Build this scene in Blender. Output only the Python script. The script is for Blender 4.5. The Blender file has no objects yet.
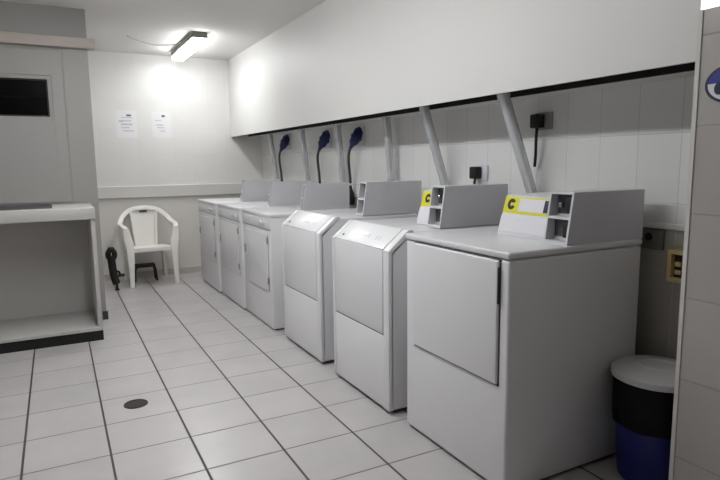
import bpy, bmesh, math, random
from mathutils import Vector, Matrix
random.seed(7)
scene = bpy.context.scene
COL = scene.collection
PI = math.pi

# ------------------------------------------------------------------ camera
f, pitch, yaw, roll, CAMH = 575.5, .1344, .4835, -.0119, 1.286
fw = Vector((math.sin(yaw), math.cos(yaw), 0)); rt = Vector((math.cos(yaw), -math.sin(yaw), 0)); up = Vector((0, 0, 1))
f2 = fw * math.cos(pitch) - up * math.sin(pitch)
u2 = up * math.cos(pitch) + fw * math.sin(pitch)
r3 = rt * math.cos(roll) + u2 * math.sin(roll)
u3 = u2 * math.cos(roll) - rt * math.sin(roll)
cd = bpy.data.cameras.new('camera'); cam = bpy.data.objects.new('camera', cd); COL.objects.link(cam)
cd.sensor_width = 36; cd.lens = f / 720 * 36; cd.clip_start = .05
m = Matrix((r3, u3, -f2)).transposed().to_4x4(); m.translation = (0, 0, CAMH)
cam.matrix_world = m
scene.camera = cam

# ------------------------------------------------------------------ materials
def lin(c):
    return tuple((x / 12.92 if x <= .04045 else ((x + .055) / 1.055) ** 2.4) for x in c)
def hexc(h):
    return lin([int(h[i:i + 2], 16) / 255 for i in (0, 2, 4)])

def mat(name, col, rough=.5, metal=0., spec=.5, noise=0., nscale=8., bump=0., bscale=60., coat=0.):
    mt = bpy.data.materials.new(name); mt.use_nodes = True
    nt = mt.node_tree; b = nt.nodes['Principled BSDF']
    c = hexc(col) if isinstance(col, str) else col
    b.inputs['Base Color'].default_value = (*c, 1)
    b.inputs['Roughness'].default_value = rough
    b.inputs['Metallic'].default_value = metal
    b.inputs['Specular IOR Level'].default_value = spec
    if coat:
        b.inputs['Coat Weight'].default_value = coat; b.inputs['Coat Roughness'].default_value = .15
    if noise or bump:
        tc = nt.nodes.new('ShaderNodeTexCoord')
    if noise:
        n = nt.nodes.new('ShaderNodeTexNoise'); n.inputs['Scale'].default_value = nscale; n.inputs['Detail'].default_value = 5
        r = nt.nodes.new('ShaderNodeMix'); r.data_type = 'RGBA'
        r.inputs[6].default_value = (*c, 1); r.inputs[7].default_value = (*[x * (1 - noise) for x in c], 1)
        nt.links.new(tc.outputs['Object'], n.inputs['Vector'])
        nt.links.new(n.outputs['Fac'], r.inputs[0]); nt.links.new(r.outputs[2], b.inputs['Base Color'])
    if bump:
        n2 = nt.nodes.new('ShaderNodeTexNoise'); n2.inputs['Scale'].default_value = bscale; n2.inputs['Detail'].default_value = 3
        bp = nt.nodes.new('ShaderNodeBump'); bp.inputs['Strength'].default_value = bump; bp.inputs['Distance'].default_value = .002
        nt.links.new(tc.outputs['Object'], n2.inputs['Vector'])
        nt.links.new(n2.outputs['Fac'], bp.inputs['Height']); nt.links.new(bp.outputs['Normal'], b.inputs['Normal'])
    return mt

def emit(name, col, strength):
    mt = bpy.data.materials.new(name); mt.use_nodes = True
    nt = mt.node_tree; b = nt.nodes['Principled BSDF']
    b.inputs['Base Color'].default_value = (.9, .9, .9, 1)
    b.inputs['Emission Color'].default_value = (*col, 1); b.inputs['Emission Strength'].default_value = strength
    return mt

def tiles(name, col, lines, rough=.3, noise=.06, dado=None, spec=.5, wob=.04, nscale=2.5):
    """lines: list of (axis, offset, pitch, width, colour) joints in world metres"""
    mt = bpy.data.materials.new(name); mt.use_nodes = True
    nt = mt.node_tree; N = nt.nodes; L = nt.links; b = N['Principled BSDF']
    b.inputs['Roughness'].default_value = rough; b.inputs['Specular IOR Level'].default_value = spec
    g = N.new('ShaderNodeNewGeometry'); sp = N.new('ShaderNodeSeparateXYZ'); L.new(g.outputs['Position'], sp.inputs[0])
    c = hexc(col)
    nz = N.new('ShaderNodeTexNoise'); nz.inputs['Scale'].default_value = nscale; nz.inputs['Detail'].default_value = 6
    L.new(g.outputs['Position'], nz.inputs['Vector'])
    mx = N.new('ShaderNodeMix'); mx.data_type = 'RGBA'
    mx.inputs[6].default_value = (*c, 1); mx.inputs[7].default_value = (*[x * (1 - 2 * noise) for x in c], 1)
    L.new(nz.outputs['Fac'], mx.inputs[0]); cur = mx.outputs[2]
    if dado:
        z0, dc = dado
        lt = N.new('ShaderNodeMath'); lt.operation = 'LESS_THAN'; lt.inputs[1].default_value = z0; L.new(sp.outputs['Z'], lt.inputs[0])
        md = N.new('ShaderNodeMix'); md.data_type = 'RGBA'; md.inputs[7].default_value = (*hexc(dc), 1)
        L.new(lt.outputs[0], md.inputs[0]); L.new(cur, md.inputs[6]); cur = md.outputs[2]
    # a little tone change from tile to tile
    masks = []
    cells = []
    for ax, off, pit, wd, jc in lines:
        s = N.new('ShaderNodeMath'); s.operation = 'SUBTRACT'; s.inputs[1].default_value = off; L.new(sp.outputs[ax], s.inputs[0])
        q = N.new('ShaderNodeMath'); q.operation = 'DIVIDE'; q.inputs[1].default_value = pit; L.new(s.outputs[0], q.inputs[0])
        fl = N.new('ShaderNodeMath'); fl.operation = 'FLOOR'; L.new(q.outputs[0], fl.inputs[0]); cells.append(fl)
        pp = N.new('ShaderNodeMath'); pp.operation = 'PINGPONG'; pp.inputs[1].default_value = pit / 2; L.new(s.outputs[0], pp.inputs[0])
        mr = N.new('ShaderNodeMapRange'); mr.inputs['From Min'].default_value = wd * .35; mr.inputs['From Max'].default_value = wd * .65
        mr.inputs['To Min'].default_value = 1; mr.inputs['To Max'].default_value = 0; L.new(pp.outputs[0], mr.inputs['Value'])
        masks.append((mr, jc))
    if len(cells) > 1 and wob:
        cb = N.new('ShaderNodeCombineXYZ'); L.new(cells[0].outputs[0], cb.inputs[0]); L.new(cells[1].outputs[0], cb.inputs[1])
        wn = N.new('ShaderNodeTexWhiteNoise'); L.new(cb.outputs[0], wn.inputs['Vector'])
        hs = N.new('ShaderNodeHueSaturation'); L.new(cur, hs.inputs['Color'])
        mr2 = N.new('ShaderNodeMapRange'); mr2.inputs['To Min'].default_value = 1 - wob; mr2.inputs['To Max'].default_value = 1 + wob
        L.new(wn.outputs['Value'], mr2.inputs['Value']); L.new(mr2.outputs[0], hs.inputs['Value']); cur = hs.outputs[0]
    hsum = None
    for mr, jc in reversed(masks):
        mj = N.new('ShaderNodeMix'); mj.data_type = 'RGBA'; mj.inputs[7].default_value = (*hexc(jc), 1)
        L.new(mr.outputs[0], mj.inputs[0]); L.new(cur, mj.inputs[6]); cur = mj.outputs[2]
        if hsum is None: hsum = mr.outputs[0]
        else:
            a = N.new('ShaderNodeMath'); a.operation = 'MAXIMUM'; L.new(hsum, a.inputs[0]); L.new(mr.outputs[0], a.inputs[1]); hsum = a.outputs[0]
    L.new(cur, b.inputs['Base Color'])
    bp = N.new('ShaderNodeBump'); bp.invert = True; bp.inputs['Strength'].default_value = .35; bp.inputs['Distance'].default_value = .002
    L.new(hsum, bp.inputs['Height']); L.new(bp.outputs['Normal'], b.inputs['Normal'])
    ad = N.new('ShaderNodeMath'); ad.operation = 'MULTIPLY_ADD'; ad.inputs[1].default_value = .4; ad.inputs[2].default_value = rough
    L.new(hsum, ad.inputs[0]); L.new(ad.outputs[0], b.inputs['Roughness'])
    return mt

ENAMEL = mat('white_enamel', 'e4e4e6', .32, noise=.04, nscale=3, coat=.15)
ENAMEL2 = mat('slightly_greyer_enamel', 'dedee1', .32, noise=.05, nscale=3, coat=.15)
PANEL = mat('door_enamel', 'e0e0e3', .3, noise=.04, nscale=2, coat=.2)
CONSOLE = mat('grey_console_paint', 'd0d0d4', .45, bump=.1, bscale=300)
RECESS = mat('recess_grey', '55555a', .6)
SEAM = mat('dark_seam_rubber', '3a3a3d', .7)
BLACK = mat('black_plastic', '0c0c0d', .55, bump=.1)
BLACKIRON = mat('black_iron', '15120e', .55, noise=.3, nscale=30, bump=.2)
KICK = mat('black_kickboard', '0d0c0b', .6, noise=.3, nscale=14)
LAMINATE = mat('grey_white_laminate', 'bdbbb8', .4, noise=.05, nscale=4)
PAINT = mat('off_white_paint', 'd4d2ce', .6, noise=.05, nscale=2, bump=.12, bscale=90)
DIMPAINT = mat('grey_brown_paint', '6a6763', .7, noise=.06)
BULKPAINT = mat('white_gloss_paint', 'd8d7d5', .5, noise=.05, nscale=1.3, bump=.1, bscale=60)
CEIL = mat('ceiling_paint', 'dfddda', .8, noise=.08, nscale=1.2, bump=.2, bscale=70)
BOOTH = mat('booth_paint', '9f9d9a', .55, noise=.05, nscale=3, bump=.1, bscale=80)
BEAM = mat('beam_paint', 'b5aaa3', .55, noise=.08, nscale=5, bump=.1, bscale=60)
GALV = mat('galvanised_steel', 'dcdee0', .26, metal=.55, noise=.2, nscale=12)
CHROME = mat('chromed_metal', 'b9b9bb', .25, metal=1)
PLASTIC = mat('white_moulded_plastic', 'f2f0ea', .4, noise=.03, nscale=6)
YELLOW = mat('yellow_sticker', 'd8d42a', .5, noise=.06, nscale=30)
WHITESTICK = mat('white_sticker', 'dcdce2', .5)
NAVY = mat('navy_print', '10123a', .5)
BLUEPLUG = mat('blue_plug_plastic', '0f1a52', .45, noise=.15, nscale=30)
CABLE = mat('grey_cable_rubber', '3d3c38', .6)
SOCKETW = mat('pale_socket_plastic', 'cfcfd6', .45)
SOCKETG = mat('grey_socket_plastic', '8f8c86', .5)
GLASSBLACK = mat('dark_window_glass', '050505', .2, spec=.2)
PAPER = mat('white_paper', 'e6e5e6', .7, noise=.03, nscale=20)
INK = mat('faint_grey_ink', 'c0bdc4', .7)
INKDARK = mat('dark_grey_ink', '5f5d60', .7)
BINBLUE = mat('blue_bin_plastic', '101a6e', .45, noise=.15, nscale=12)
BAG = mat('black_bin_bag', '060607', .6, spec=.2, bump=.8, bscale=24)
BINLID = mat('pale_grey_bin_lid', 'cfcfcf', .5, noise=.22, nscale=9, bump=.15)
CREAM = mat('cream_plastic_frame', 'cdb882', .5, noise=.15, nscale=25)
BROWN = mat('dark_brown_inside', '3a2612', .6, noise=.4, nscale=40)
RUST = mat('rusty_drain_metal', '241a17', .6, noise=.4, nscale=60, bump=.3)
STEELTRAY = mat('dull_steel', '77767a', .4, metal=.7, noise=.2, nscale=8)
LAMPHOUSE = mat('lamp_housing', '6a6960', .5)
LOGOBLUE = mat('logo_blue', '1a2a86', .4)
LOGODARK = mat('logo_dark_blue', '0e1440', .4)

JF = '4a4745'
FLOOR = tiles('floor_tiles', 'c6c2c2', [('X', .1316, .348, .011, JF), ('Y', 2.339, .3343, .010, '7a7472')], rough=.27, noise=.1, wob=.03, nscale=3.5)
WBACK = tiles('back_wall_tiles', 'e4e3e0', [('X', .05, .2, .003, 'd9d7d3'), ('Z', 1.391, .293, .003, 'd9d7d3')], rough=.32, dado=(.94, 'dcd9d4'), wob=.015)
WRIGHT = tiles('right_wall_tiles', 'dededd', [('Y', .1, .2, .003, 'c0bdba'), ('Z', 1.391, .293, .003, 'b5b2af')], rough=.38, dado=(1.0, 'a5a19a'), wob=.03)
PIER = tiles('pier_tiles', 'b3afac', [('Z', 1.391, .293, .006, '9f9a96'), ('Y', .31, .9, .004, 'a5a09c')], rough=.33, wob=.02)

# ------------------------------------------------------------------ mesh helpers
def finish(name, bm, material, parent=None, bevel=0., seg=2, smooth=True, loc=None):
    if bevel:
        bmesh.ops.remove_doubles(bm, verts=bm.verts, dist=1e-6)
        es = [e for e in bm.edges if len(e.link_faces) == 2 and e.calc_face_angle(0) > .5]
        bmesh.ops.bevel(bm, geom=es, offset=bevel, segments=seg, profile=.5, affect='EDGES', clamp_overlap=True)
    bmesh.ops.recalc_face_normals(bm, faces=bm.faces)
    me = bpy.data.meshes.new(name); 
    if smooth:
        for fc in bm.faces: fc.smooth = True
        for e in bm.edges:
            if len(e.link_faces) == 2: e.smooth = e.calc_face_angle(0) < .6
    bm.to_mesh(me); bm.free()
    mats = material if isinstance(material, (list, tuple)) else [material]
    for mm in mats: me.materials.append(mm)
    o = bpy.data.objects.new(name, me); COL.objects.link(o)
    if parent: o.parent = parent
    if loc: o.location = loc
    return o

def box(bm, x0, x1, y0, y1, z0, z1, mi=0):
    v = [bm.verts.new(p) for p in ((x0, y0, z0), (x1, y0, z0), (x1, y1, z0), (x0, y1, z0), (x0, y0, z1), (x1, y0, z1), (x1, y1, z1), (x0, y1, z1))]
    for q in ((0, 3, 2, 1), (4, 5, 6, 7), (0, 1, 5, 4), (1, 2, 6, 5), (2, 3, 7, 6), (3, 0, 4, 7)):
        fc = bm.faces.new([v[i] for i in q]); fc.material_index = mi
    return bm

def B(*a, **k): return box(bmesh.new(), *a, **k)

def prism(bm, pts, a0, a1, axis='y'):
    """extrude a 2D outline: axis y -> pts are (x,z); axis x -> (y,z); axis z -> (x,y)"""
    def P(p, a): return {'y': (p[0], a, p[1]), 'x': (a, p[0], p[1]), 'z': (p[0], p[1], a)}[axis]
    lo = [bm.verts.new(P(p, a0)) for p in pts]; hi = [bm.verts.new(P(p, a1)) for p in pts]
    n = len(pts)
    bm.faces.new(lo); bm.faces.new(hi[::-1])
    for i in range(n): bm.faces.new((lo[i], hi[i], hi[(i + 1) % n], lo[(i + 1) % n]))
    return bm

def lathe(bm, prof, n=32, cx=0, cy=0, cz=0):
    """prof: (r,z) from bottom to top, closed by caps when r=0"""
    rings = []
    for r, z in prof:
        if r < 1e-6: rings.append([bm.verts.new((cx, cy, cz + z))])
        else: rings.append([bm.verts.new((cx + r * math.cos(2 * PI * i / n), cy + r * math.sin(2 * PI * i / n), cz + z)) for i in range(n)])
    for a, b in zip(rings, rings[1:]):
        for i in range(n):
            j = (i + 1) % n
            if len(a) == 1 and len(b) == 1: continue
            if len(a) == 1: bm.faces.new((a[0], b[i], b[j]))
            elif len(b) == 1: bm.faces.new((a[i], a[j], b[0]))
            else: bm.faces.new((a[i], a[j], b[j], b[i]))
    return bm

def sweep(bm, path, section, frames=None, closed_sec=True):
    """sweep a list of 2D section points (or a per-point list of sections) along path"""
    pts = [Vector(p) for p in path]; n = len(pts); rings = []
    prev = None
    for i, p in enumerate(pts):
        t = (pts[min(i + 1, n - 1)] - pts[max(i - 1, 0)]).normalized()
        if frames: a = Vector(frames[i] if isinstance(frames[0], (tuple, list, Vector)) else frames)
        else: a = prev if prev is not None else (Vector((0, 0, 1)) if abs(t.z) < .9 else Vector((1, 0, 0)))
        a = (a - t * a.dot(t)).normalized(); b = t.cross(a); prev = a
        sec = section[i] if isinstance(section[0][0], (tuple, list)) else section
        rings.append([bm.verts.new(p + a * u + b * w) for u, w in sec])
    for r0, r1 in zip(rings, rings[1:]):
        k = len(r0)
        for i in range(k): bm.faces.new((r0[i], r0[(i + 1) % k], r1[(i + 1) % k], r1[i]))
    bm.faces.new(rings[0][::-1]); bm.faces.new(rings[-1])
    return bm

def circ(r, n=12): return [(r * math.cos(2 * PI * i / n), r * math.sin(2 * PI * i / n)) for i in range(n)]
def rrect(w, h, r=.004, n=3):
    out = []
    for cx, cy, a0 in ((w / 2 - r, h / 2 - r, 0), (-w / 2 + r, h / 2 - r, PI / 2), (-w / 2 + r, -h / 2 + r, PI), (w / 2 - r, -h / 2 + r, 1.5 * PI)):
        for i in range(n + 1):
            a = a0 + PI / 2 * i / n; out.append((cx + r * math.cos(a), cy + r * math.sin(a)))
    return out
def tube(bm, path, r, n=12): return sweep(bm, path, circ(r, n))
def bez(p0, p1, p2, p3, n=14):
    p0, p1, p2, p3 = map(Vector, (p0, p1, p2, p3)); out = []
    for i in range(n + 1):
        t = i / n; out.append(p0 * (1 - t) ** 3 + p1 * 3 * t * (1 - t) ** 2 + p2 * 3 * t * t * (1 - t) + p3 * t ** 3)
    return out
def smoothpath(pts, n=8):
    pts = [Vector(p) for p in pts]; out = []
    for i in range(len(pts) - 1):
        p0 = pts[max(i - 1, 0)]; p1 = pts[i]; p2 = pts[i + 1]; p3 = pts[min(i + 2, len(pts) - 1)]
        for k in range(n):
            t = k / n
            out.append(.5 * ((2 * p1) + (p2 - p0) * t + (2 * p0 - 5 * p1 + 4 * p2 - p3) * t * t + (3 * p1 - p0 - 3 * p2 + p3) * t ** 3))
    out.append(pts[-1]); return out

def thing(name, label, cat, loc=(0, 0, 0), rz=0, group=None):
    o = bpy.data.objects.new(name, None); COL.objects.link(o); o.empty_display_size = .1
    o.location = loc; o.rotation_euler = (0, 0, rz)
    return tag(o, label, cat, group)
def tag(o, label, cat, group=None):
    o['label'] = label; o['category'] = cat
    if group: o['group'] = group
    return o
def struct(name, bm, m, label=None, cat=None, parent=None, bevel=0., smooth=False):
    o = finish(name, bm, m, parent, bevel=bevel, smooth=smooth)
    if not parent: o['kind'] = 'structure'
    if label: o['label'] = label
    if cat: o['category'] = cat
    return o

# ------------------------------------------------------------------ the room
XB = 1.91; XR = 2.28; YB = 6.95; ZC = 2.50; XL = -1.9; YF = -.7
YP = 1.22; ZBULK = 1.605; ZPIER = 1.765
struct('floor', B(XL - .1, XR + .1, YF - .1, YB + .1, -.1, 0), FLOOR, 'grey glossy square floor tiles with dark joints', 'floor')
struct('ceiling', B(XL - .1, XR + .1, YF - .1, YB + .1, ZC, ZC + .1), CEIL, 'off-white painted ceiling above the washing machines', 'ceiling')
struct('wall_back', B(XL - .1, XR + .1, YB, YB + .1, 0, ZC), WBACK, 'white tiled back wall behind the plastic chair', 'wall')
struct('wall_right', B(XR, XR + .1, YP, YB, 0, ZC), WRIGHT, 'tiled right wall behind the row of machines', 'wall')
struct('wall_left', B(XL - .1, XL, YF, YB, 0, ZC), PAINT, 'plain painted left wall', 'wall')
struct('wall_front', B(XL, XR, YF - .1, YF, 0, ZC), DIMPAINT, 'dark unseen wall at the near end, set close to cut bounce light', 'wall')  # out of view; kept dark and near so less light bounces back
# boxed-in upper wall over the machines: thin front board, open cavity, lower slab against the wall
bm = bmesh.new()
box(bm, XB, XB + .014, YP, YB, ZBULK, ZC)
struct('wall_bulkhead', bm, BULKPAINT, 'smooth white boxed-in upper wall above the machines', 'wall')
bm = bmesh.new()
box(bm, XB + .235, XR, YP, YB, ZBULK + .005, ZBULK + .16)
struct('trim_1', bm, PAINT, 'painted slab under the boxed-in upper wall', 'trim')
struct('void_shade_board', B(XB + .215, XB + .234, YP, YB, ZBULK + .006, ZC), mat('void_shade_black', '141312', .8), 'added dark board painting the shade in the gap under the boxed-in upper wall', 'trim')  # black board added so the open cavity reads as deep shade
# pier closing the alcove, tiled, with a pale window above it
bm = bmesh.new()
box(bm, XB, XR + .1, YF, YP, 0, ZPIER)
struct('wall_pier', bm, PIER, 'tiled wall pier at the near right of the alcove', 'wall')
struct('trim_2', B(XB - .004, XB + .012, YP - .012, YP + .003, 0, ZPIER), PAINT, 'thin pale corner strip of the tiled pier', 'trim')
bm = bmesh.new()
box(bm, XB + .05, XR + .1, YF, YP - .001, ZPIER + .62, ZC)
struct('wall_pier_top', bm, BULKPAINT, 'painted wall above the high window', 'wall')
w = struct('window_1', B(XB + .03, XB + .07, YF, YP - .001, ZPIER, ZPIER + .63), PAINT, 'high pale window above the tiled pier', 'window')
w_pane = finish('pane', B(XB + .002, XB + .03, YF + .05, YP - .0005, ZPIER + .001, ZPIER + .60), emit('frosted_daylight_pane', (1, .98, .95), 1.1), w)

# ledges and skirting
struct('trim_3', B(.30, XR, YB - .035, YB, .918, 1.05), PAINT, 'pale ledge moulding along the back wall', 'trim', bevel=.006)
struct('trim_4', B(XR - .02, XR, YP, YB - .035, .99, 1.015), PAINT, 'thin pale ledge along the right wall', 'trim', bevel=.004)

# booth partition on the left: wall with a panel, hatch window and beam
YBO = 5.18; XBO = .30
hx0, hx1, hz0, hz1 = -.9, 0.0, 1.665, 1.95
bm = bmesh.new()
box(bm, XL, XBO, YBO, YBO + .06, 0, hz0)
box(bm, XL, XBO, YBO, YBO + .06, hz1, ZC)
box(bm, XL, hx0, YBO, YBO + .06, hz0, hz1)
box(bm, hx1, XBO, YBO, YBO + .06, hz0, hz1)
box(bm, XBO - .06, XBO, YBO + .06, YB, 0, ZC)
struct('wall_booth', bm, BOOTH, 'grey painted booth partition on the left', 'wall')
struct('trim_5', B(XL, XBO + .055, YBO - .05, YBO + .03, 2.195, 2.275), BEAM, 'pinkish painted beam across the top of the booth', 'trim', bevel=.008)
w2 = struct('window_2', B(hx0, hx1, YBO + .03, YBO + .05, hz0, hz1), GLASSBLACK, 'dark wide hatch window in the booth partition', 'window')
bm = bmesh.new()
for a in ((hx0, hx1, YBO + .012, YBO + .028, hz1 - .012, hz1), (hx0, hx1, YBO + .012, YBO + .028, hz0, hz0 + .012), (hx0, hx0 + .012, YBO + .012, YBO + .028, hz0 + .012, hz1 - .012), (hx1 - .012, hx1, YBO + .012, YBO + .028, hz0 + .012, hz1 - .012)): box(bm, *a)
finish('frame', bm, BLACK, w2)
finish('sash', B(hx0 + .012, hx1 - .012, YBO + .022, YBO + .03, hz0 + .14, hz0 + .152), mat('dark_sash', '080808', .7, spec=.1), w2)
# flat panel on the booth front, its right edge is the visible vertical joint
struct('trim_6', B(XL, .108, YBO - .006, YBO - .0005, .98, hz0 - .05), BOOTH, 'flat lower cover panel of the booth front', 'trim')
bm = bmesh.new()
box(bm, XL, .11, YBO - .008, YBO, hz1 + .03, 2.17)
box(bm, hx1 + .028, .11, YBO - .008, YBO, 1.0, hz1 + .03)
box(bm, XL, hx1 + .028, YBO - .008, YBO, 1.0, hz0 - .03)
bpy.data.objects.remove(bpy.data.objects['trim_6'])
struct('trim_6', bm, BOOTH, 'flat cover panel on the booth front around the hatch', 'trim', bevel=.003)
struct('trim_7', B(.112, .122, YBO - .004, YBO, 1.0, 2.17), mat('joint_strip_grey', '95948f', .7), 'narrow vertical joint strip of the booth front', 'trim')  # vertical joint, slightly darker than the booth paint
struct('baseboard_booth', B(.27, XBO + .012, YBO - .012, YBO, 0, .07), mat('dark_skirting', '3b3733', .6), 'small dark skirting block at the booth corner', 'baseboard')
struct('baseboard_back', B(XBO, XR, YB - .012, YB, 0, .07), mat('skirting_tile', 'bdb8b0', .4), 'low skirting tile of the back wall', 'baseboard')

# ------------------------------------------------------------------ counter unit
cx0, cx1 = -1.15, .232; cy0, cy1 = 4.56, YBO - .012
t = thing('counter_unit', 'open-fronted white counter unit with dark kickboard, against the booth', 'counter', (cx0, cy0, 0))
def L(bm, t): # shift to local
    bmesh.ops.translate(bm, vec=-Vector(t.location), verts=bm.verts); return bm
finish('countertop', L(B(cx0 - .02, cx1 + .004, cy0 - .02, cy1, .902, .985), t), LAMINATE, t, bevel=.006)
finish('side_panel', L(B(cx1 - .028, cx1, cy0, cy1, .08, .902), t), LAMINATE, t, bevel=.002)
finish('side_panel', L(B(cx0, cx0 + .028, cy0, cy1, .08, .902), t), LAMINATE, t, bevel=.002)
finish('back_panel', L(B(cx0 + .028, cx1 - .028, cy1 - .02, cy1, .09, .902), t), LAMINATE, t)
finish('bottom_shelf', L(B(cx0, cx1, cy0 - .004, cy1 - .02, .075, .10), t), LAMINATE, t, bevel=.002)
finish('kickboard', L(B(cx0, cx1 + .002, cy0 + .002, cy0 + .025, 0, .076), t), KICK, t)
# flat steel tray lying on the counter
bm = bmesh.new()
tx0, tx1, ty0, ty1, tz = -.72, -.035, 4.66, 4.80, .985
box(bm, tx0, tx1, ty0, ty1, tz, tz + .008)
for a in ((tx0, tx1, ty0, ty0 + .012, tz + .008, tz + .026), (tx0, tx1, ty1 - .012, ty1, tz + .008, tz + .026), (tx0, tx0 + .012, ty0 + .012, ty1 - .012, tz + .008, tz + .026), (tx1 - .012, tx1, ty0 + .012, ty1 - .012, tz + .008, tz + .026)): box(bm, *a)
tag(finish('tray', bm, STEELTRAY), 'flat dull grey tray lying on the counter unit under the hatch', 'tray')

# ------------------------------------------------------------------ machines
def pbox(bm, x0, x1, y0, y1, z0, z1): return box(bm, x0, x1, y0, y1, z0, z1)

def make_console(t, X0, wdt, ztop, base, coin=.123, sticker='long', blen=.452):
    """coin console at the near end of a machine top; local frame, y=0 is the near side"""
    c = None
    zc = base
    ht = ztop - base
    yb0, yb1 = .012, .012 + coin            # coin box
    # coin box body: side profile with a leaning front, hollowed by two pockets
    xf0 = X0; xf1 = X0 + .032; xb = X0 + blen
    bm = bmesh.new()
    def xf(z): return xf0 + (xf1 - xf0) * (z - zc) / ht
    prism(bm, [(xf(zc), zc), (xf(zc + ht), zc + ht), (xb, zc + ht), (xb, zc)], yb0, yb0 + .010)                 # near cheek
    prism(bm, [(xf(zc), zc), (xf(zc + ht), zc + ht), (xb, zc + ht), (xb, zc)], yb1 - .008, yb1)                 # far cheek
    for z0, z1 in ((zc, zc + .014), (zc + .10, zc + .111), (zc + ht - .009, zc + ht)):                         # shelves between
        prism(bm, [(xf(z0), z0), (xf(z1), z1), (xb, z1), (xb, z0)], yb0 + .010, yb1 - .008)
    prism(bm, [(xf(zc) + .05, zc + .01), (xf(zc + ht) + .05, zc + ht - .005), (xb, zc + ht - .005), (xb, zc + .01)], yb0 + .009, yb1 - .007)
    c = finish('console', bm, CONSOLE, t, smooth=False)
    if sticker:
        console_front(c, X0, wdt, zc, ht, yb1, xb, sticker)
    coin_parts(c, xf, yb0, yb1, zc, ht)
    return c

def console_front(c, X0, wdt, zc, ht, yb1, xb, kind):
    # long back body carrying the sticker
    xs = X0 + .085
    bm = bmesh.new()
    prism(bm, [(xs - .05, zc), (xs, zc + ht - .034), (xs + .03, zc + ht - .026), (xb, zc + ht - .026), (xb, zc)], yb1, wdt)
    finish('console_body', bm, ENAMEL, c, bevel=.003)
    # sticker on the leaning front
    def xs_at(z): return xs - .05 + .05 * (z - zc) / (ht - .034)
    def plate(name, y0, y1, z0, z1, m, off):
        bm = bmesh.new()
        prism(bm, [(xs_at(z0) - off, z0), (xs_at(z1) - off, z1), (xs_at(z1) + .002, z1), (xs_at(z0) + .002, z0)], y0, y1)
        return finish(name, bm, m, c, smooth=False)
    z0, z1 = zc + .098, zc + ht - .036
    ya, ybb = yb1 + .002, wdt - .003
    W = ybb - ya
    plate('sticker', ya, ybb, z0, z1, YELLOW, .0015)
    if kind == 'long':
        plate('sticker_field', ya + .05 * W, ybb - .30 * W, z0 + .012, z1 - .006, WHITESTICK, .0022)
        plate('display', ya + .10 * W, ya + .22 * W, z0 + .014, z1 - .008, NAVY, .004)
        cyy = ybb - .15 * W
    else:
        plate('sticker_field', ya + .02 * W, ya + .34 * W, z0 + .010, z1 - .006, WHITESTICK, .0022)
        cyy = ybb - .38 * W
    # round dark emblem on the yellow end
    bm = bmesh.new()
    czz = (z0 + z1) / 2 + .004
    for ro, ri, a0, a1 in ((.024, .009, .5, 5.8),):
        n = 22; prev = None
        for i in range(n + 1):
            a = a0 + (a1 - a0) * i / n
            q = []
            for r in (ro, ri):
                z = czz + r * math.sin(a); y = cyy - r * math.cos(a)
                for o_ in (-.003, .001): q.append(bm.verts.new((xs_at(z) + o_, y, z)))
            if prev:
                for k, l in ((0, 1), (1, 3), (3, 2), (2, 0)): bm.faces.new((prev[k], prev[l], q[l], q[k]))
            else: bm.faces.new((q[0], q[1], q[3], q[2]))
            prev = q
        bm.faces.new((prev[0], prev[2], prev[3], prev[1]))
    finish('emblem', bm, BLACK, c)
    plate('lower_strip', ya, ybb, zc + .018, zc + .086, WHITESTICK, .004)

def coin_parts(c, xf, yb0, yb1, zc, ht):
    # coin mechanism in the pockets
    for z0, z1 in ((zc + .111, zc + ht - .009), (zc + .014, zc + .10)):
        xm = xf((z0 + z1) / 2) + .038
        bm = bmesh.new(); box(bm, xm + .006, xm + .02, yb0 + .012, yb1 - .010, z0 + .002, z1 - .002)
        finish('pocket_back', bm, RECESS, c)
        bm = bmesh.new(); box(bm, xm - .02, xm + .008, yb0 + .022, yb0 + .05, z0 + .012, z1 - .014)
        finish('coin_slot', bm, BLACK, c, bevel=.004)
        bm = bmesh.new(); lathe(bm, [(0, 0), (.011, 0), (.011, .02), (.007, .024), (0, .024)], 16)
        bmesh.ops.rotate(bm, cent=(0, 0, 0), matrix=Matrix.Rotation(-PI / 2, 3, 'Y'), verts=bm.verts)
        bmesh.ops.translate(bm, vec=(xm + .008, yb0 + .036 if z0 < zc + .05 else yb1 - .035, (z0 + z1) / 2), verts=bm.verts)
        finish('lock', bm, CHROME, c)

def front_groove(bm, x, y0, y1, z0, z1, w=.005, d=.004, sides='lrbt'):
    if 'b' in sides: box(bm, x - d * .1, x + d, y0, y1, z0 - w, z0)
    if 't' in sides: box(bm, x - d * .1, x + d, y0, y1, z1, z1 + w)
    if 'r' in sides: box(bm, x - d * .1, x + d, y0 - w, y0, z0 - w, z1)
    if 'l' in sides: box(bm, x - d * .1, x + d, y1, y1 + w, z0 - w, z1)

D = .737
def feet(t, wd, dep=D):
    for x in (.05, dep - .06):
        for y in (.05, wd - .05):
            bm = bmesh.new(); lathe(bm, [(0, 0), (.02, 0), (.02, .006), (.012, .008), (.012, .016), (0, .016)], 14, x, y, 0)
            finish('foot', bm, BLACK, t)

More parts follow.
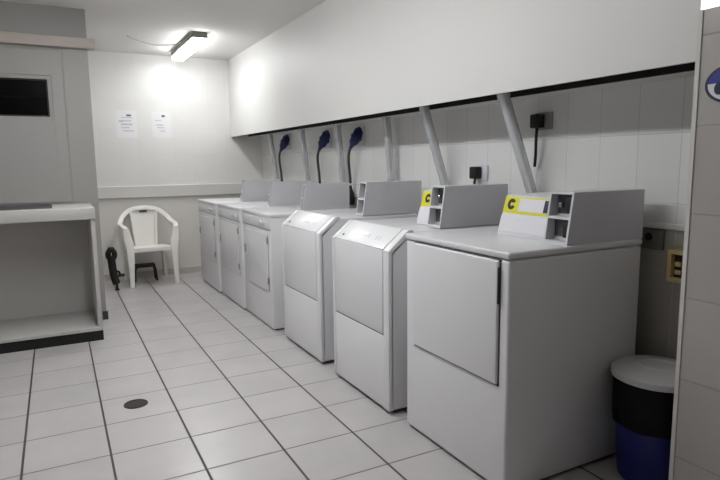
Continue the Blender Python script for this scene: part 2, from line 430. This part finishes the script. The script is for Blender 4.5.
def dryer(x, y, wd, label, ht=.953):
    t = thing('tumble_dryer', label, 'dryer', (x, y, 0), 0, 'coin laundry machines')
    finish('cabinet', B(.006, D, .004, wd - .004, .013, ht - .030), ENAMEL, t, bevel=.012, seg=3)
    finish('top_lid', B(0, D, 0, wd, ht - .027, ht), ENAMEL2, t, bevel=.009, seg=3)
    finish('kick_base', B(.035, D - .03, .02, wd - .02, .004, .024), SEAM, t)
    d = finish('door', B(-.007, .012, .052, wd - .082, .435, ht - .034), PANEL, t, bevel=.012, seg=3)
    bm = bmesh.new(); box(bm, .0025, .0085, .0475, wd - .080, .4305, ht - .033)
    finish('door_seam', bm, SEAM, t)
    finish('handle', B(-.008, .004, .0475, .0525, ht - .20, ht - .06), SEAM, d, bevel=.001)
    feet(t, wd)
    make_console(t, .302, .452, 1.160, ht, blen=.445)
    return t

def washer(x, y, wd, label, ht=.942, wc=None):
    t = thing('washing_machine', label, 'washing machine', (x, y, 0), 0, 'coin laundry machines')
    zf = .850; xs = .118
    body = [(.010, .022), (.010, zf - .004), (xs + .01, ht - .004), (D, ht - .004), (D, .022)]
    bm = prism(bmesh.new(), body, .0, wd)
    finish('cabinet', bm, ENAMEL2, t, bevel=.012, seg=3)
    # front skin: frame round the door with sloping top
    prof = lambda o: [(.012 - o, .022), (.012 - o, zf), (xs + .008 - o * .6, ht + o * .75 - .002), (xs + .03, ht + o * .75 - .002), (xs + .03, ht - .012), (.03, zf - .02), (.03, .022)]
    finish('front_frame', prism(bmesh.new(), prof(.010), .0, .055), ENAMEL, t, bevel=.004)
    finish('front_frame', prism(bmesh.new(), prof(.010), wd - .03, wd), ENAMEL, t, bevel=.004)
    bm = prism(bmesh.new(), [(.004, .024), (.004, .407), (.03, .407), (.03, .024)], .055, wd - .03)
    finish('lower_panel', bm, ENAMEL, t, bevel=.002)
    bm = prism(bmesh.new(), [(.002, .413), (.002, zf), (.03, zf), (.03, .413)], .062, wd - .034)
    finish('door', bm, PANEL, t, bevel=.006)
    bm = prism(bmesh.new(), [(.004, zf + .003), (xs + .004, ht + .006), (xs + .03, ht + .006), (xs + .03, ht - .01), (.03, zf - .004)], .062, wd - .034)
    cp = finish('control_panel', bm, ENAMEL, t, bevel=.003)
    # marks on the sloping panel: handle ellipse, round button, small printed strips
    nrm = Vector((-(ht - zf), 0, xs)).normalized(); tv = Vector((xs, 0, ht - zf)).normalized()
    def on_slope(s, yy, up_=.0): return Vector((.004, yy, zf + .003)) + tv * s + nrm * up_
    def slope_disc(name, s, yy, a, b, h, m):
        bm = bmesh.new(); n = 24
        lo = [bm.verts.new(on_slope(s + a * math.cos(2 * PI * i / n), yy + b * math.sin(2 * PI * i / n), -.001)) for i in range(n)]
        hi = [bm.verts.new(on_slope(s + a * math.cos(2 * PI * i / n), yy + b * math.sin(2 * PI * i / n), h)) for i in range(n)]
        bm.faces.new(hi); bm.faces.new(lo[::-1])
        for i in range(n): bm.faces.new((lo[i], lo[(i + 1) % n], hi[(i + 1) % n], hi[i]))
        return finish(name, bm, m, cp)
    slope_disc('badge', .075, wd * .55, .016, .06, .003, PLASTIC)
    slope_disc('button', .035, wd - .10, .007, .008, .004, INKDARK)
    for yy in (.2, .17, .28):
        bm = bmesh.new()
        q = [on_slope(.05, yy, 0), on_slope(.12, yy, 0), on_slope(.12, yy + .008, 0), on_slope(.05, yy + .008, 0)]
        lo = [bm.verts.new(v - nrm * .001) for v in q]; hi = [bm.verts.new(v + nrm * .0012) for v in q]
        bm.faces.new(hi); bm.faces.new(lo[::-1])
        for i in range(4): bm.faces.new((lo[i], lo[(i + 1) % 4], hi[(i + 1) % 4], hi[i]))
        finish('printed_strip', bm, INK, cp)
    finish('door_seam', B(.009, .0145, .052, wd - .028, .40, zf), SEAM, t)
    bm = prism(bmesh.new(), [(.03, zf - .03), (xs + .016, ht - .012), (xs + .016, ht + .0015), (.016, zf + .002)], .052, .064)
    finish('lid_seam', bm, SEAM, t)
    finish('kick_base', B(.035, D - .03, .02, wd - .02, .004, .024), SEAM, t)
    feet(t, wd)
    make_console(t, .318, wc, 1.158, ht, .10 if not wc else .118, 'short' if wc else None)
    return t

def old_washer(x, y, wd, label, ht=.905):
    t = thing('washing_machine', label, 'washing machine', (x, y, 0), 0, 'coin laundry machines')
    finish('cabinet', B(.004, D, .003, wd - .003, .013, ht - .028), ENAMEL, t, bevel=.006, seg=2)
    finish('top_lid', B(-.004, D, 0, wd, ht - .028, ht), ENAMEL, t, bevel=.006, seg=2)
    finish('control_strip', B(-.004, .006, .012, wd - .012, ht - .118, ht - .034), PANEL, t, bevel=.003)
    finish('strip_seam', B(-.001, .006, .012, wd - .012, ht - .123, ht - .119), SOCKETG, t)
    d = finish('door', B(-.009, .006, .075, wd - .075, .30, ht - .155), PANEL, t, bevel=.014, seg=3)
    finish('door_seam', B(-.001, .006, .072, wd - .072, .297, ht - .152), mat('soft_seam', 'a9a7a4', .6), t)
    finish('handle', B(-.018, -.008, wd - .110, wd - .092, .54, .61), SOCKETG, d, bevel=.006)
    for z in (.36, ht - .23):
        finish('hinge', B(-.012, -.002, .058, .073, z, z + .05), SOCKETG, d, bevel=.003)
    for k, yy in enumerate((.13, .22)):
        bm = lathe(bmesh.new(), [(0, 0), (.018, 0), (.016, .014), (0, .016)], 18)
        bmesh.ops.rotate(bm, cent=(0, 0, 0), matrix=Matrix.Rotation(-PI / 2, 3, 'Y'), verts=bm.verts)
        bmesh.ops.translate(bm, vec=(-.003, yy, ht - .076), verts=bm.verts)
        finish('knob', bm, SOCKETW, t)
    finish('detergent_drawer', B(-.009, .0, wd - .25, wd - .05, ht - .11, ht - .042), ENAMEL2, t, bevel=.004)
    finish('kick_base', B(.03, D - .03, .02, wd - .02, .004, .024), SEAM, t)
    feet(t, wd)
    make_console(t, .27, None, 1.122, ht, .06, None, .405)
    return t

dryer(1.435, 1.571, .709, 'largest white machine, nearest the camera, square flat front door, beside the blue bin')
washer(1.417, 2.405, .655, 'white washing machine with sloping top front, directly behind the nearest square-door dryer', wc=.285)
washer(1.418, 3.250, .675, 'white washing machine with sloping top front, farther of the two sloping ones')
old_washer(1.405, 4.125, .735, 'white front-loading washing machine with level top, just behind the farther sloping-front machine')
old_washer(1.390, 4.875, .765, 'white front-loading washing machine, middle one of the three far level-topped machines')
old_washer(1.370, 5.655, .775, 'white front-loading washing machine at far end of the row, closest to plastic chair')

# ------------------------------------------------------------------ diagonal metal ducts behind the consoles
pipes = [(2.165, 6.24), (2.18, 5.33), (2.19, 4.54), (2.19, 3.71), (2.06, 3.035), (2.02, 2.275)]
plabels = ['farthest pale diagonal metal strut under the upper wall, near the back corner',
           'second diagonal metal strut from the back wall, between two blue plugs',
           'third diagonal metal strut from the back wall, broad and pale, beside the largest blue plug',
           'fourth diagonal metal strut from the back wall, above the farther sloping-front machine',
           'shiny diagonal metal strut left of the low black wall plug',
           'nearest shiny diagonal metal strut, right above the yellow sticker of the nearest dryer']
for (xt, yy), lb in zip(pipes, plabels):
    t = thing('metal_strut', lb, 'strut', (2.252, yy, .62), 0, 'diagonal struts under the upper wall')
    top = Vector((xt - .012, yy, 1.63)) ; bot = Vector((2.222, yy, 1.12)); dr = (top - bot)
    b0 = Vector((2.252, yy, .62)); 
    P = [Vector((0, 0, 0)), bot - b0, bot - b0 + dr * .5, top - b0]
    bm = sweep(bmesh.new(), P, rrect(.052, .058, .025, 5), frames=(1, 0, 0))
    finish('strut_tube', bm, GALV, t)
    finish('wall_bracket', B(-.012, .029, -.045, .045, .01, .05), GALV, t, bevel=.004)
    bm = sweep(bmesh.new(), [top - b0 - dr * .06, top - b0 - dr * .02], rrect(.060, .066, .028, 5), frames=(1, 0, 0))
    finish('collar', bm, GALV, t)

# ------------------------------------------------------------------ sockets and plugs on the right wall
def plug_blue(y, z, label, slabel, s=1., drop=.75):
    so = thing('wall_socket', slabel, 'socket', (XR, y, z), 0, 'sockets with blue plugs')
    finish('back_plate', B(-.014, 0, -.055 * s, .075 * s, -.075 * s, .085 * s), SOCKETW, so, bevel=.005)
    bm = lathe(bmesh.new(), [(0, 0), (.030 * s, 0), (.032 * s, .02), (.030 * s, .045), (0, .045)], 18)
    bmesh.ops.rotate(bm, cent=(0, 0, 0), matrix=Matrix.Rotation(math.radians(-55), 3, 'Y'), verts=bm.verts)
    bmesh.ops.translate(bm, vec=(-.008, 0, .03 * s), verts=bm.verts)
    finish('outlet', bm, BLUEPLUG, so)
    t = thing('power_cord', label, 'plug', (XR - .05, y, z), 0, 'blue plugs on grey cords')
    # plug leans: upper end near the wall, lower end towards the far left
    d = Vector((-.40, .26, -.88)).normalized()
    prof = [(0, -.060), (.034, -.060), (.040, -.050), (.040, -.008), (.046, -.006), (.046, .012), (.040, .014), (.034, .055), (.018, .075), (.013, .10), (0, .10)]
    bm = lathe(bmesh.new(), [(r * s, q * s) for r, q in prof], 20)
    bmesh.ops.rotate(bm, cent=(0, 0, 0), matrix=Vector((0, 0, 1)).rotation_difference(d).to_matrix(), verts=bm.verts)
    finish('plug', bm, BLUEPLUG, t)
    e = d * .095 * s
    path = bez(e, e + d * .08, Vector((-.02, .09, -.25)), Vector((.0, .12, -.62 * drop)), 16)
    finish('cord', tube(bmesh.new(), path, .011 * s, 10), CABLE, t)
plug_blue(5.97, 1.51, 'blue plug and grey cord, farthest of the three, nearest the back wall', 'pale wall socket holding the farthest blue plug', 1.1)
plug_blue(4.93, 1.50, 'blue plug and grey cord, middle one of the three under the upper wall', 'pale wall socket holding the middle blue plug', 1.1)
plug_blue(4.29, 1.495, 'blue plug with grey cord right of the third strut, closest of the three', 'pale wall socket holding the closest blue plug', 1.05, .62)
# heavy black connector where the closest blue cord ends
t = thing('black_connector', 'thick black cord end hanging in the gap between two consoles', 'connector', (2.228, 4.412, .922))
finish('grip', lathe(bmesh.new(), [(0, 0), (.03, 0), (.036, .02), (.036, .10), (.022, .13), (.014, .16), (0, .16)], 16), BLACK, t)
finish('cord', tube(bmesh.new(), [(0, 0, .15), (0, 0, .168)], .013, 10), BLACK, t)

def plug_black(y, z, label, slabel, path, s=1.):
    so = thing('wall_socket', slabel, 'socket', (XR, y, z), 0, 'pale sockets with black plugs')
    finish('back_plate', B(-.012, 0, -.075, .042, -.045, .045), SOCKETG if s < 1 else SOCKETW, so, bevel=.004)
    t = thing('power_cord', label, 'plug', (XR - .012, y, z), 0, 'black plugs on black cords')
    finish('plug', B(-.05, 0, -.03 * s, .032 * s, -.036 * s, .036 * s), BLACK, t, bevel=.008, seg=3)
    finish('cord', tube(bmesh.new(), smoothpath(path), .0075, 8), BLACK, t)
plug_black(2.765, 1.215, 'black plug on a pale wall socket low between the two shiny struts', 'pale wall socket under the black plug between the two shiny struts',
           [(-.025, 0, -.03), (-.03, .004, -.08), (-.02, .01, -.16), (-.012, .0, -.40)])
plug_black(2.27, 1.487, 'black plug with short black cord, high right of the nearest strut', 'grey wall socket under the high black plug right of the nearest strut',
           [(-.025, 0, -.03), (-.025, .005, -.10), (-.018, .012, -.17), (-.010, .025, -.235)], .99)
# thin dark cord beside the fourth strut
t = tag(finish('thin_cord', tube(bmesh.new(), smoothpath([(2.268, 3.85, .95), (2.268, 3.845, 1.12), (2.270, 3.835, 1.19), (2.274, 3.825, 1.23)]), .007, 8), CABLE),
        'short thin dark cord on the wall left of the fourth strut', 'cord')
# near socket under the ledge, and the cream box
so = thing('wall_socket', 'grey wall socket with dark hole, right of the nearest dryer', 'socket', (XR, 1.60, .942))
finish('back_plate', B(-.014, 0, -.055, .05, -.045, .043), mat('dim_grey_plastic', '6b6964', .5), so, bevel=.005)
finish('outlet', lathe(bmesh.new(), [(0, 0), (.017, 0), (.017, .006), (0, .006)], 20), BLACK, so)
o = so.children[-1]; o.rotation_euler = (0, -PI / 2, 0); o.location = (-.0125, .012, .008)
t = thing('wall_box', 'cream framed wall box with brown inside, low beside the tiled pier', 'box', (XR, 1.47, .85))
bm = bmesh.new()
y0, y1, z0, z1 = -.095, .030, -.072, .062
for a in ((y0, y1, z1 - .018, z1), (y0, y1, z0, z0 + .018), (y0, y0 + .016, z0 + .018, z1 - .018), (y1 - .016, y1, z0 + .018, z1 - .018)):
    box(bm, -.045, 0, a[0], a[1], a[2], a[3])
finish('frame', bm, CREAM, t, smooth=False)
finish('inside', B(-.02, 0, y0 + .016, y1 - .016, z0 + .018, z1 - .018), BROWN, t)
for k in range(2):
    finish('key_switch', B(-.032, -.02, y1 - .05 - .0 * k, y1 - .024, z0 + .03 + .034 * k, z0 + .05 + .034 * k), CREAM, t, bevel=.003)

# ------------------------------------------------------------------ bin
bx, by = 2.07, 1.40
t = thing('waste_bin', 'blue waste bin with black bag and pale grey lid, behind the tiled pier', 'bin', (bx, by, 0))
finish('bucket', lathe(bmesh.new(), [(0, 0), (.125, 0), (.132, .01), (.152, .27), (.150, .272), (.128, .02), (0, .015)], 40), BINBLUE, t)
bm = bmesh.new(); n = 60; rings = []
for z, r, a in ((.235, .1555, .0035), (.26, .157, .0035), (.31, .161, .003), (.37, .164, .003), (.410, .164, .002), (.430, .160, .001), (.430, .150, 0), (.28, .143, 0)):
    rings.append([bm.verts.new(((r + a * math.sin(i * 7 * 2 * PI / n + z * 40) + a * .6 * math.sin(i * 13 * 2 * PI / n)) * math.cos(2 * PI * i / n), (r + a * math.sin(i * 7 * 2 * PI / n + z * 40)) * math.sin(2 * PI * i / n), z)) for i in range(n)])
for a, b in zip(rings, rings[1:]):
    for i in range(n): bm.faces.new((a[i], a[(i + 1) % n], b[(i + 1) % n], b[i]))
finish('bin_bag', bm, BAG, t)
lid = finish('lid', lathe(bmesh.new(), [(.150, .427), (.172, .425), (.174, .433), (.172, .449), (.160, .459), (.10, .469), (.05, .472), (0, .473)], 48), BINLID, t)
finish('lid_ring', lathe(bmesh.new(), [(.060, .470), (.066, .4755), (.072, .4705)], 40), BINLID, lid)

# ------------------------------------------------------------------ plastic armchair
def chair(loc, rz):
    t = thing('plastic_armchair', 'white moulded plastic armchair standing against the back wall', 'chair', loc, rz)
    # local: x across, -y is front, +y is back
    W2 = .245
    # seat: curved slab
    bm = bmesh.new(); nx, ny = 14, 14; top = []; bot = []
    for j in range(ny + 1):
        v = j / ny; y = -.235 + .43 * v
        hw = .205 - .03 * v
        row = []; rob = []
        for i in range(nx + 1):
            u = -1 + 2 * i / nx
            z = .435 - .035 * v - .014 * (1 - u * u) * math.sin(PI * min(v * 1.1, 1)) - (.03 * max(0, (.12 - v) / .12) ** 2)
            row.append(bm.verts.new((u * hw, y, z))); rob.append(bm.verts.new((u * hw, y, z - .014)))
        top.append(row); bot.append(rob)
    for j in range(ny):
        for i in range(nx):
            bm.faces.new((top[j][i], top[j][i + 1], top[j + 1][i + 1], top[j + 1][i])); bm.faces.new((bot[j][i], bot[j + 1][i], bot[j + 1][i + 1], bot[j][i + 1]))
    for j in range(ny):
        for i in (0, nx): bm.faces.new((top[j][i], top[j + 1][i], bot[j + 1][i], bot[j][i]))
    for i in range(nx):
        for j in (0, ny): bm.faces.new((top[j][i], top[j][i + 1], bot[j][i + 1], bot[j][i]))
    finish('seat', bm, PLASTIC, t)
    finish('seat_apron', sweep(bmesh.new(), smoothpath([(-.215, -.228, .405), (0, -.243, .408), (.215, -.228, .405)], 8), rrect(.05, .014, .005), frames=(0, 0, 1)), PLASTIC, t)
    # arm and back rim: one flat band from the right arm over the back to the left arm
    ctrl = [(-.252, -.215, .640), (-.270, -.13, .668), (-.280, .0, .672), (-.268, .11, .690), (-.225, .20, .755), (-.14, .245, .820), (0, .262, .842)]
    ctrl = ctrl + [(-x, y, z) for x, y, z in ctrl[-2::-1]]
    path = smoothpath(ctrl, 7)
    fr = []
    for p in path:
        k = min(1, max(0, (p.z - .66) / .15)); fr.append(Vector((0, .55 * k + 0.0, 1)).normalized() if k < .02 else Vector((p.x * -.8 * k, -.9 * k, 1 - .55 * k)).normalized())
    fr = [Vector((-p.x * 1.2, -.3 - .6 * max(0, p.y) / .26, 0)).normalized() * min(1, max(0, (p.z - .665) / .10)) + Vector((0, 0, 1)) * .35 for p in path]
    finish('arm_rim', sweep(bmesh.new(), path, rrect(.022, .052, .009), frames=fr), PLASTIC, t)
    # backrest: slightly dished splat with a slot near the top
    bm = bmesh.new(); nx, nz = 12, 18; F = []; Bk = []
    for j in range(nz + 1):
        v = j / nz; z = .395 + .440 * v
        yc = .195 + .072 * v
        hw = .105 + .030 * v
        F.append([bm.verts.new(((-1 + 2 * i / nx) * hw, yc + .012 * (1 - (-1 + 2 * i / nx) ** 2) - .006, z)) for i in range(nx + 1)])
        Bk.append([bm.verts.new(((-1 + 2 * i / nx) * hw, yc + .012 * (1 - (-1 + 2 * i / nx) ** 2) + .006, z)) for i in range(nx + 1)])
    hole = {(j, i) for j in (16,) for i in (4, 5, 6, 7)}
    for j in range(nz):
        for i in range(nx):
            if (j, i) in hole: continue
            bm.faces.new((F[j][i], F[j][i + 1], F[j + 1][i + 1], F[j + 1][i])); bm.faces.new((Bk[j][i], Bk[j + 1][i], Bk[j + 1][i + 1], Bk[j][i + 1]))
    for j in range(nz):
        for i in (0, nx): bm.faces.new((F[j][i], F[j + 1][i], Bk[j + 1][i], Bk[j][i]))
    for i in range(nx):
        for j in (0, nz): bm.faces.new((F[j][i], F[j][i + 1], Bk[j][i + 1], Bk[j][i]))
    j = 16
    for i in (4, 5, 6, 7):
        bm.faces.new((F[j][i], F[j][i + 1], Bk[j][i + 1], Bk[j][i])); bm.faces.new((F[j + 1][i], F[j + 1][i + 1], Bk[j + 1][i + 1], Bk[j + 1][i]))
    for i in (4, 8): bm.faces.new((F[j][i], F[j + 1][i], Bk[j + 1][i], Bk[j][i]))
    bk = finish('backrest', bm, PLASTIC, t)
    finish('grip_slot', B(-.040, .040, .252, .258, .792, .809), SEAM, bk)
    for s in (-1, 1):
        finish('back_rib', sweep(bmesh.new(), smoothpath([(s * .108, .182, .40), (s * .122, .215, .60), (s * .138, .248, .815)], 6), rrect(.034, .028, .008), frames=(0, 1, 0)), PLASTIC, bk)
    # legs: flat tapered channels, the front ones run up to the arms
    for s in (-1, 1):
        P = smoothpath([(s * .232, -.262, 0), (s * .226, -.245, .22), (s * .228, -.225, .43), (s * .246, -.205, .56), (s * .254, -.200, .648)], 6)
        n = len(P); secs = [rrect(.030 + .012 * math.sin(PI * i / n), .044 + .045 * max(0, 1 - abs(i / n - .58) / .55) ** 1.3, .008) for i in range(n)]
        finish('leg', sweep(bmesh.new(), P, secs, frames=(0, 1, 0)), PLASTIC, t)
        P = smoothpath([(s * .215, .262, 0), (s * .200, .235, .22), (s * .172, .185, .382)], 6)
        n = len(P); secs = [rrect(.040, .040 + .02 * i / n, .008) for i in range(n)]
        finish('leg', sweep(bmesh.new(), P, secs, frames=(0, 1, 0)), PLASTIC, t)
        finish('side_rail', sweep(bmesh.new(), [(s * .203, -.225, .400), (s * .176, .18, .365)], rrect(.03, .012, .004), frames=(0, 0, 1)), PLASTIC, t)
    return t
ch = chair((.862, 6.655, 0), .03); ch.scale = (1, 1, .955)

# black upright stand beside the chair
t = thing('black_stand', 'black upright pipe stand with round head and side arm, left of the plastic chair', 'stand', (.475, 6.36, 0))
finish('upright', sweep(bmesh.new(), smoothpath([(.01, 0, .07), (-.012, 0, .16), (-.022, 0, .28), (-.028, 0, .36)], 6), circ(.038, 16)), BLACKIRON, t)
finish('base_pin', lathe(bmesh.new(), [(0, 0), (.022, 0), (.022, .01), (.013, .02), (.013, .09), (0, .09)], 16, .012, 0, 0), BLACKIRON, t)
bm = bmesh.new()
for i in range(24):
    pass
ringp = [(-.022 + 0.031 * math.cos(a), 0, .375 + .046 * math.sin(a)) for a in [2 * PI * i / 24 for i in range(24)]]
sec = circ(.027, 10); rg = []
for i, p in enumerate(ringp):
    a = 2 * PI * i / 24; rad = Vector((math.cos(a), 0, math.sin(a)))
    rg.append([bm.verts.new(Vector(p) + rad * u + Vector((0, 1, 0)) * w_) for u, w_ in sec])
for i in range(24):
    a, b = rg[i], rg[(i + 1) % 24]
    for k in range(10): bm.faces.new((a[k], a[(k + 1) % 10], b[(k + 1) % 10], b[k]))
finish('round_head', bm, BLACKIRON, t)
finish('head_cap', lathe(bmesh.new(), [(0, 0), (.034, 0), (.036, .02), (.026, .036), (0, .04)], 18, -.022, 0, .415), BLACKIRON, t)
finish('side_arm', tube(bmesh.new(), [(-.01, 0, .145), (.05, 0, .15), (.09, -.01, .155)], .014, 12), BLACKIRON, t)
finish('lower_arm', tube(bmesh.new(), smoothpath([(-.012, 0, .20), (.03, 0, .195), (.045, 0, .17), (.047, 0, .14)], 5), .012, 12), BLACKIRON, t)

# low black stool frame behind the chair legs
t = thing('low_stool', 'low black stool frame standing under the plastic chair', 'stool', (.815, 6.74, 0))
finish('stool_top', sweep(bmesh.new(), [(-.105, 0, .172), (.105, 0, .172)], rrect(.03, .14, .008), frames=(0, 0, 1)), BLACKIRON, t)
for sx in (-1, 1):
    for sy in (-1, 1):
        finish('leg', sweep(bmesh.new(), smoothpath([(sx * .088, sy * .05, .165), (sx * .105, sy * .055, .13), (sx * .115, sy * .06, 0)], 5), rrect(.022, .022, .005), frames=(1, 0, 0)), BLACKIRON, t)

# ------------------------------------------------------------------ floor drain
t = thing('floor_drain', 'round dark drain cover set in the floor tiles', 'drain', (.298, 3.205, 0))
finish('drain_ring', lathe(bmesh.new(), [(.052, 0), (.062, 0), (.061, .004), (.052, .005), (.050, .003)], 36), RUST, t)
bm = lathe(bmesh.new(), [(0, 0), (.051, 0), (.051, .003), (0, .003)], 36)
finish('drain_plate', bm, RUST, t)
for k in range(5):
    x = -.03 + .015 * k; h = math.sqrt(.042 ** 2 - x * x)
    finish('slot', B(x - .003, x + .003, -h, h, .0028, .0034), BLACK, t)

# ------------------------------------------------------------------ notices on the back wall
def notice(x, z, w_, h_, label, bars, dot):
    t = thing('paper_notice', label, 'notice', (x, YB + .0005, z), 0, 'paper notices on the back wall')
    finish('sheet', B(-w_ / 2, w_ / 2, -.0015, 0, -h_ / 2, h_ / 2), PAPER, t)
    bm = bmesh.new()
    for bx0, bx1, bz, bh in bars: box(bm, bx0, bx1, -.0022, -.001, bz, bz + bh)
    finish('print', bm, INK, t)
    finish('heading', B(*dot), INKDARK, t)
notice(.745, 1.735, .215, .30, 'white paper notice with faint grey lines, left of the two on the back wall',
       [(-.08, .05, .03, .012), (-.05, .06, .065, .01), (-.06, .06, -.012, .018), (-.06, .03, -.045, .012), (-.04, .07, -.08, .012), (-.08, -.03, .02, .01)], (0, .05, -.0025, -.001, .085, .105))
notice(1.115, 1.735, .205, .29, 'white paper notice with one dark mark, right of the two on the back wall',
       [(-.06, .02, -.01, .012), (-.05, .03, -.04, .012), (-.07, .0, .04, .010), (-.02, .04, -.075, .010)], (.005, .04, -.0025, -.001, .085, .108))

# ------------------------------------------------------------------ lamp and its cable
def ceiling_lamp(x, y, label, power, l0=-.62):
    t = thing('ceiling_lamp', label, 'lamp', (x, y, ZC), 0, 'fluorescent ceiling lamps')
    lw, l1 = .072, .66
    finish('housing', B(-lw, lw, l0, l1, -.056, 0), LAMPHOUSE, t, bevel=.006)
    bm = prism(bmesh.new(), [(-lw + .006, -.054), (-lw + .010, -.084), (-lw + .02, -.092), (lw - .02, -.092), (lw - .010, -.084), (lw - .006, -.054)], l0 + .008, l1 - .008)
    finish('diffuser', bm, emit('lit_diffuser', (.985, 1., 1.01), power), t)
    return t
ceiling_lamp(1.28, 6.00, 'lit white fluorescent batten lamp on the ceiling near the back wall', 31., -.42)
ceiling_lamp(.4, 2.45, 'assumed lit fluorescent batten lamp on the ceiling, out of view, nearest the camera', 41.)  # assumed lamp out of view, added as the source lighting the machine fronts
ceiling_lamp(.4, 3.75, 'added batten lamp out of view between the other two, brightening the far end', 32.)  # extra lamp out of view, put in to lift the back of the room
tag(finish('lamp_cable', tube(bmesh.new(), smoothpath([(.70, 6.02, ZC - .006), (.80, 6.14, ZC - .012), (.95, 6.24, ZC - .022), (1.10, 6.22, ZC - .02), (1.225, 6.12, ZC - .015)]), .005, 8), SOCKETG),
    'thin pale cable sagging along the ceiling to the lamp', 'cable')

# ------------------------------------------------------------------ oval sticker on the pier
t = thing('oval_sign', 'blue and white oval sticker on the tiled pier at right edge', 'sign', (XB, 1.100, 1.520))
def oval(bm, ry, rz_, x0, x1, cut=None, n=40):
    pts = []
    for i in range(n):
        a = 2 * PI * i / n; y, z = ry * math.cos(a), rz_ * math.sin(a)
        if cut == 'up': z = max(z, .004)
        if cut == 'down': z = min(z, .002)
        pts.append((y, z))
    return prism(bm, pts, x0, x1, 'x')
finish('rim', oval(bmesh.new(), .086, .062, -.003, 0), LOGODARK, t, smooth=False)
finish('field', oval(bmesh.new(), .076, .053, -.004, -.001), WHITESTICK, t, smooth=False)
finish('upper_half', oval(bmesh.new(), .076, .053, -.005, -.001, 'up'), LOGOBLUE, t, smooth=False)
bm = prism(bmesh.new(), [(.038 + .016 * math.cos(2 * PI * i / 20), -.013 + .020 * math.sin(2 * PI * i / 20)) for i in range(20)], -.0055, -.001, 'x')
finish('emblem', bm, LOGODARK, t, smooth=False)

# ------------------------------------------------------------------ world and view
wd_ = bpy.data.worlds.new('world'); scene.world = wd_; wd_.use_nodes = True
wd_.node_tree.nodes['Background'].inputs[0].default_value = (.8, .85, .9, 1)
wd_.node_tree.nodes['Background'].inputs[1].default_value = .2
scene.view_settings.view_transform = 'Standard'
try: scene.view_settings.look = 'None'
except Exception: pass
scene.view_settings.exposure = 0
scene.view_settings.gamma = 1
scene.view_settings.use_curve_mapping = False
scene.cycles.max_bounces = 12
scene.cycles.diffuse_bounces = 8
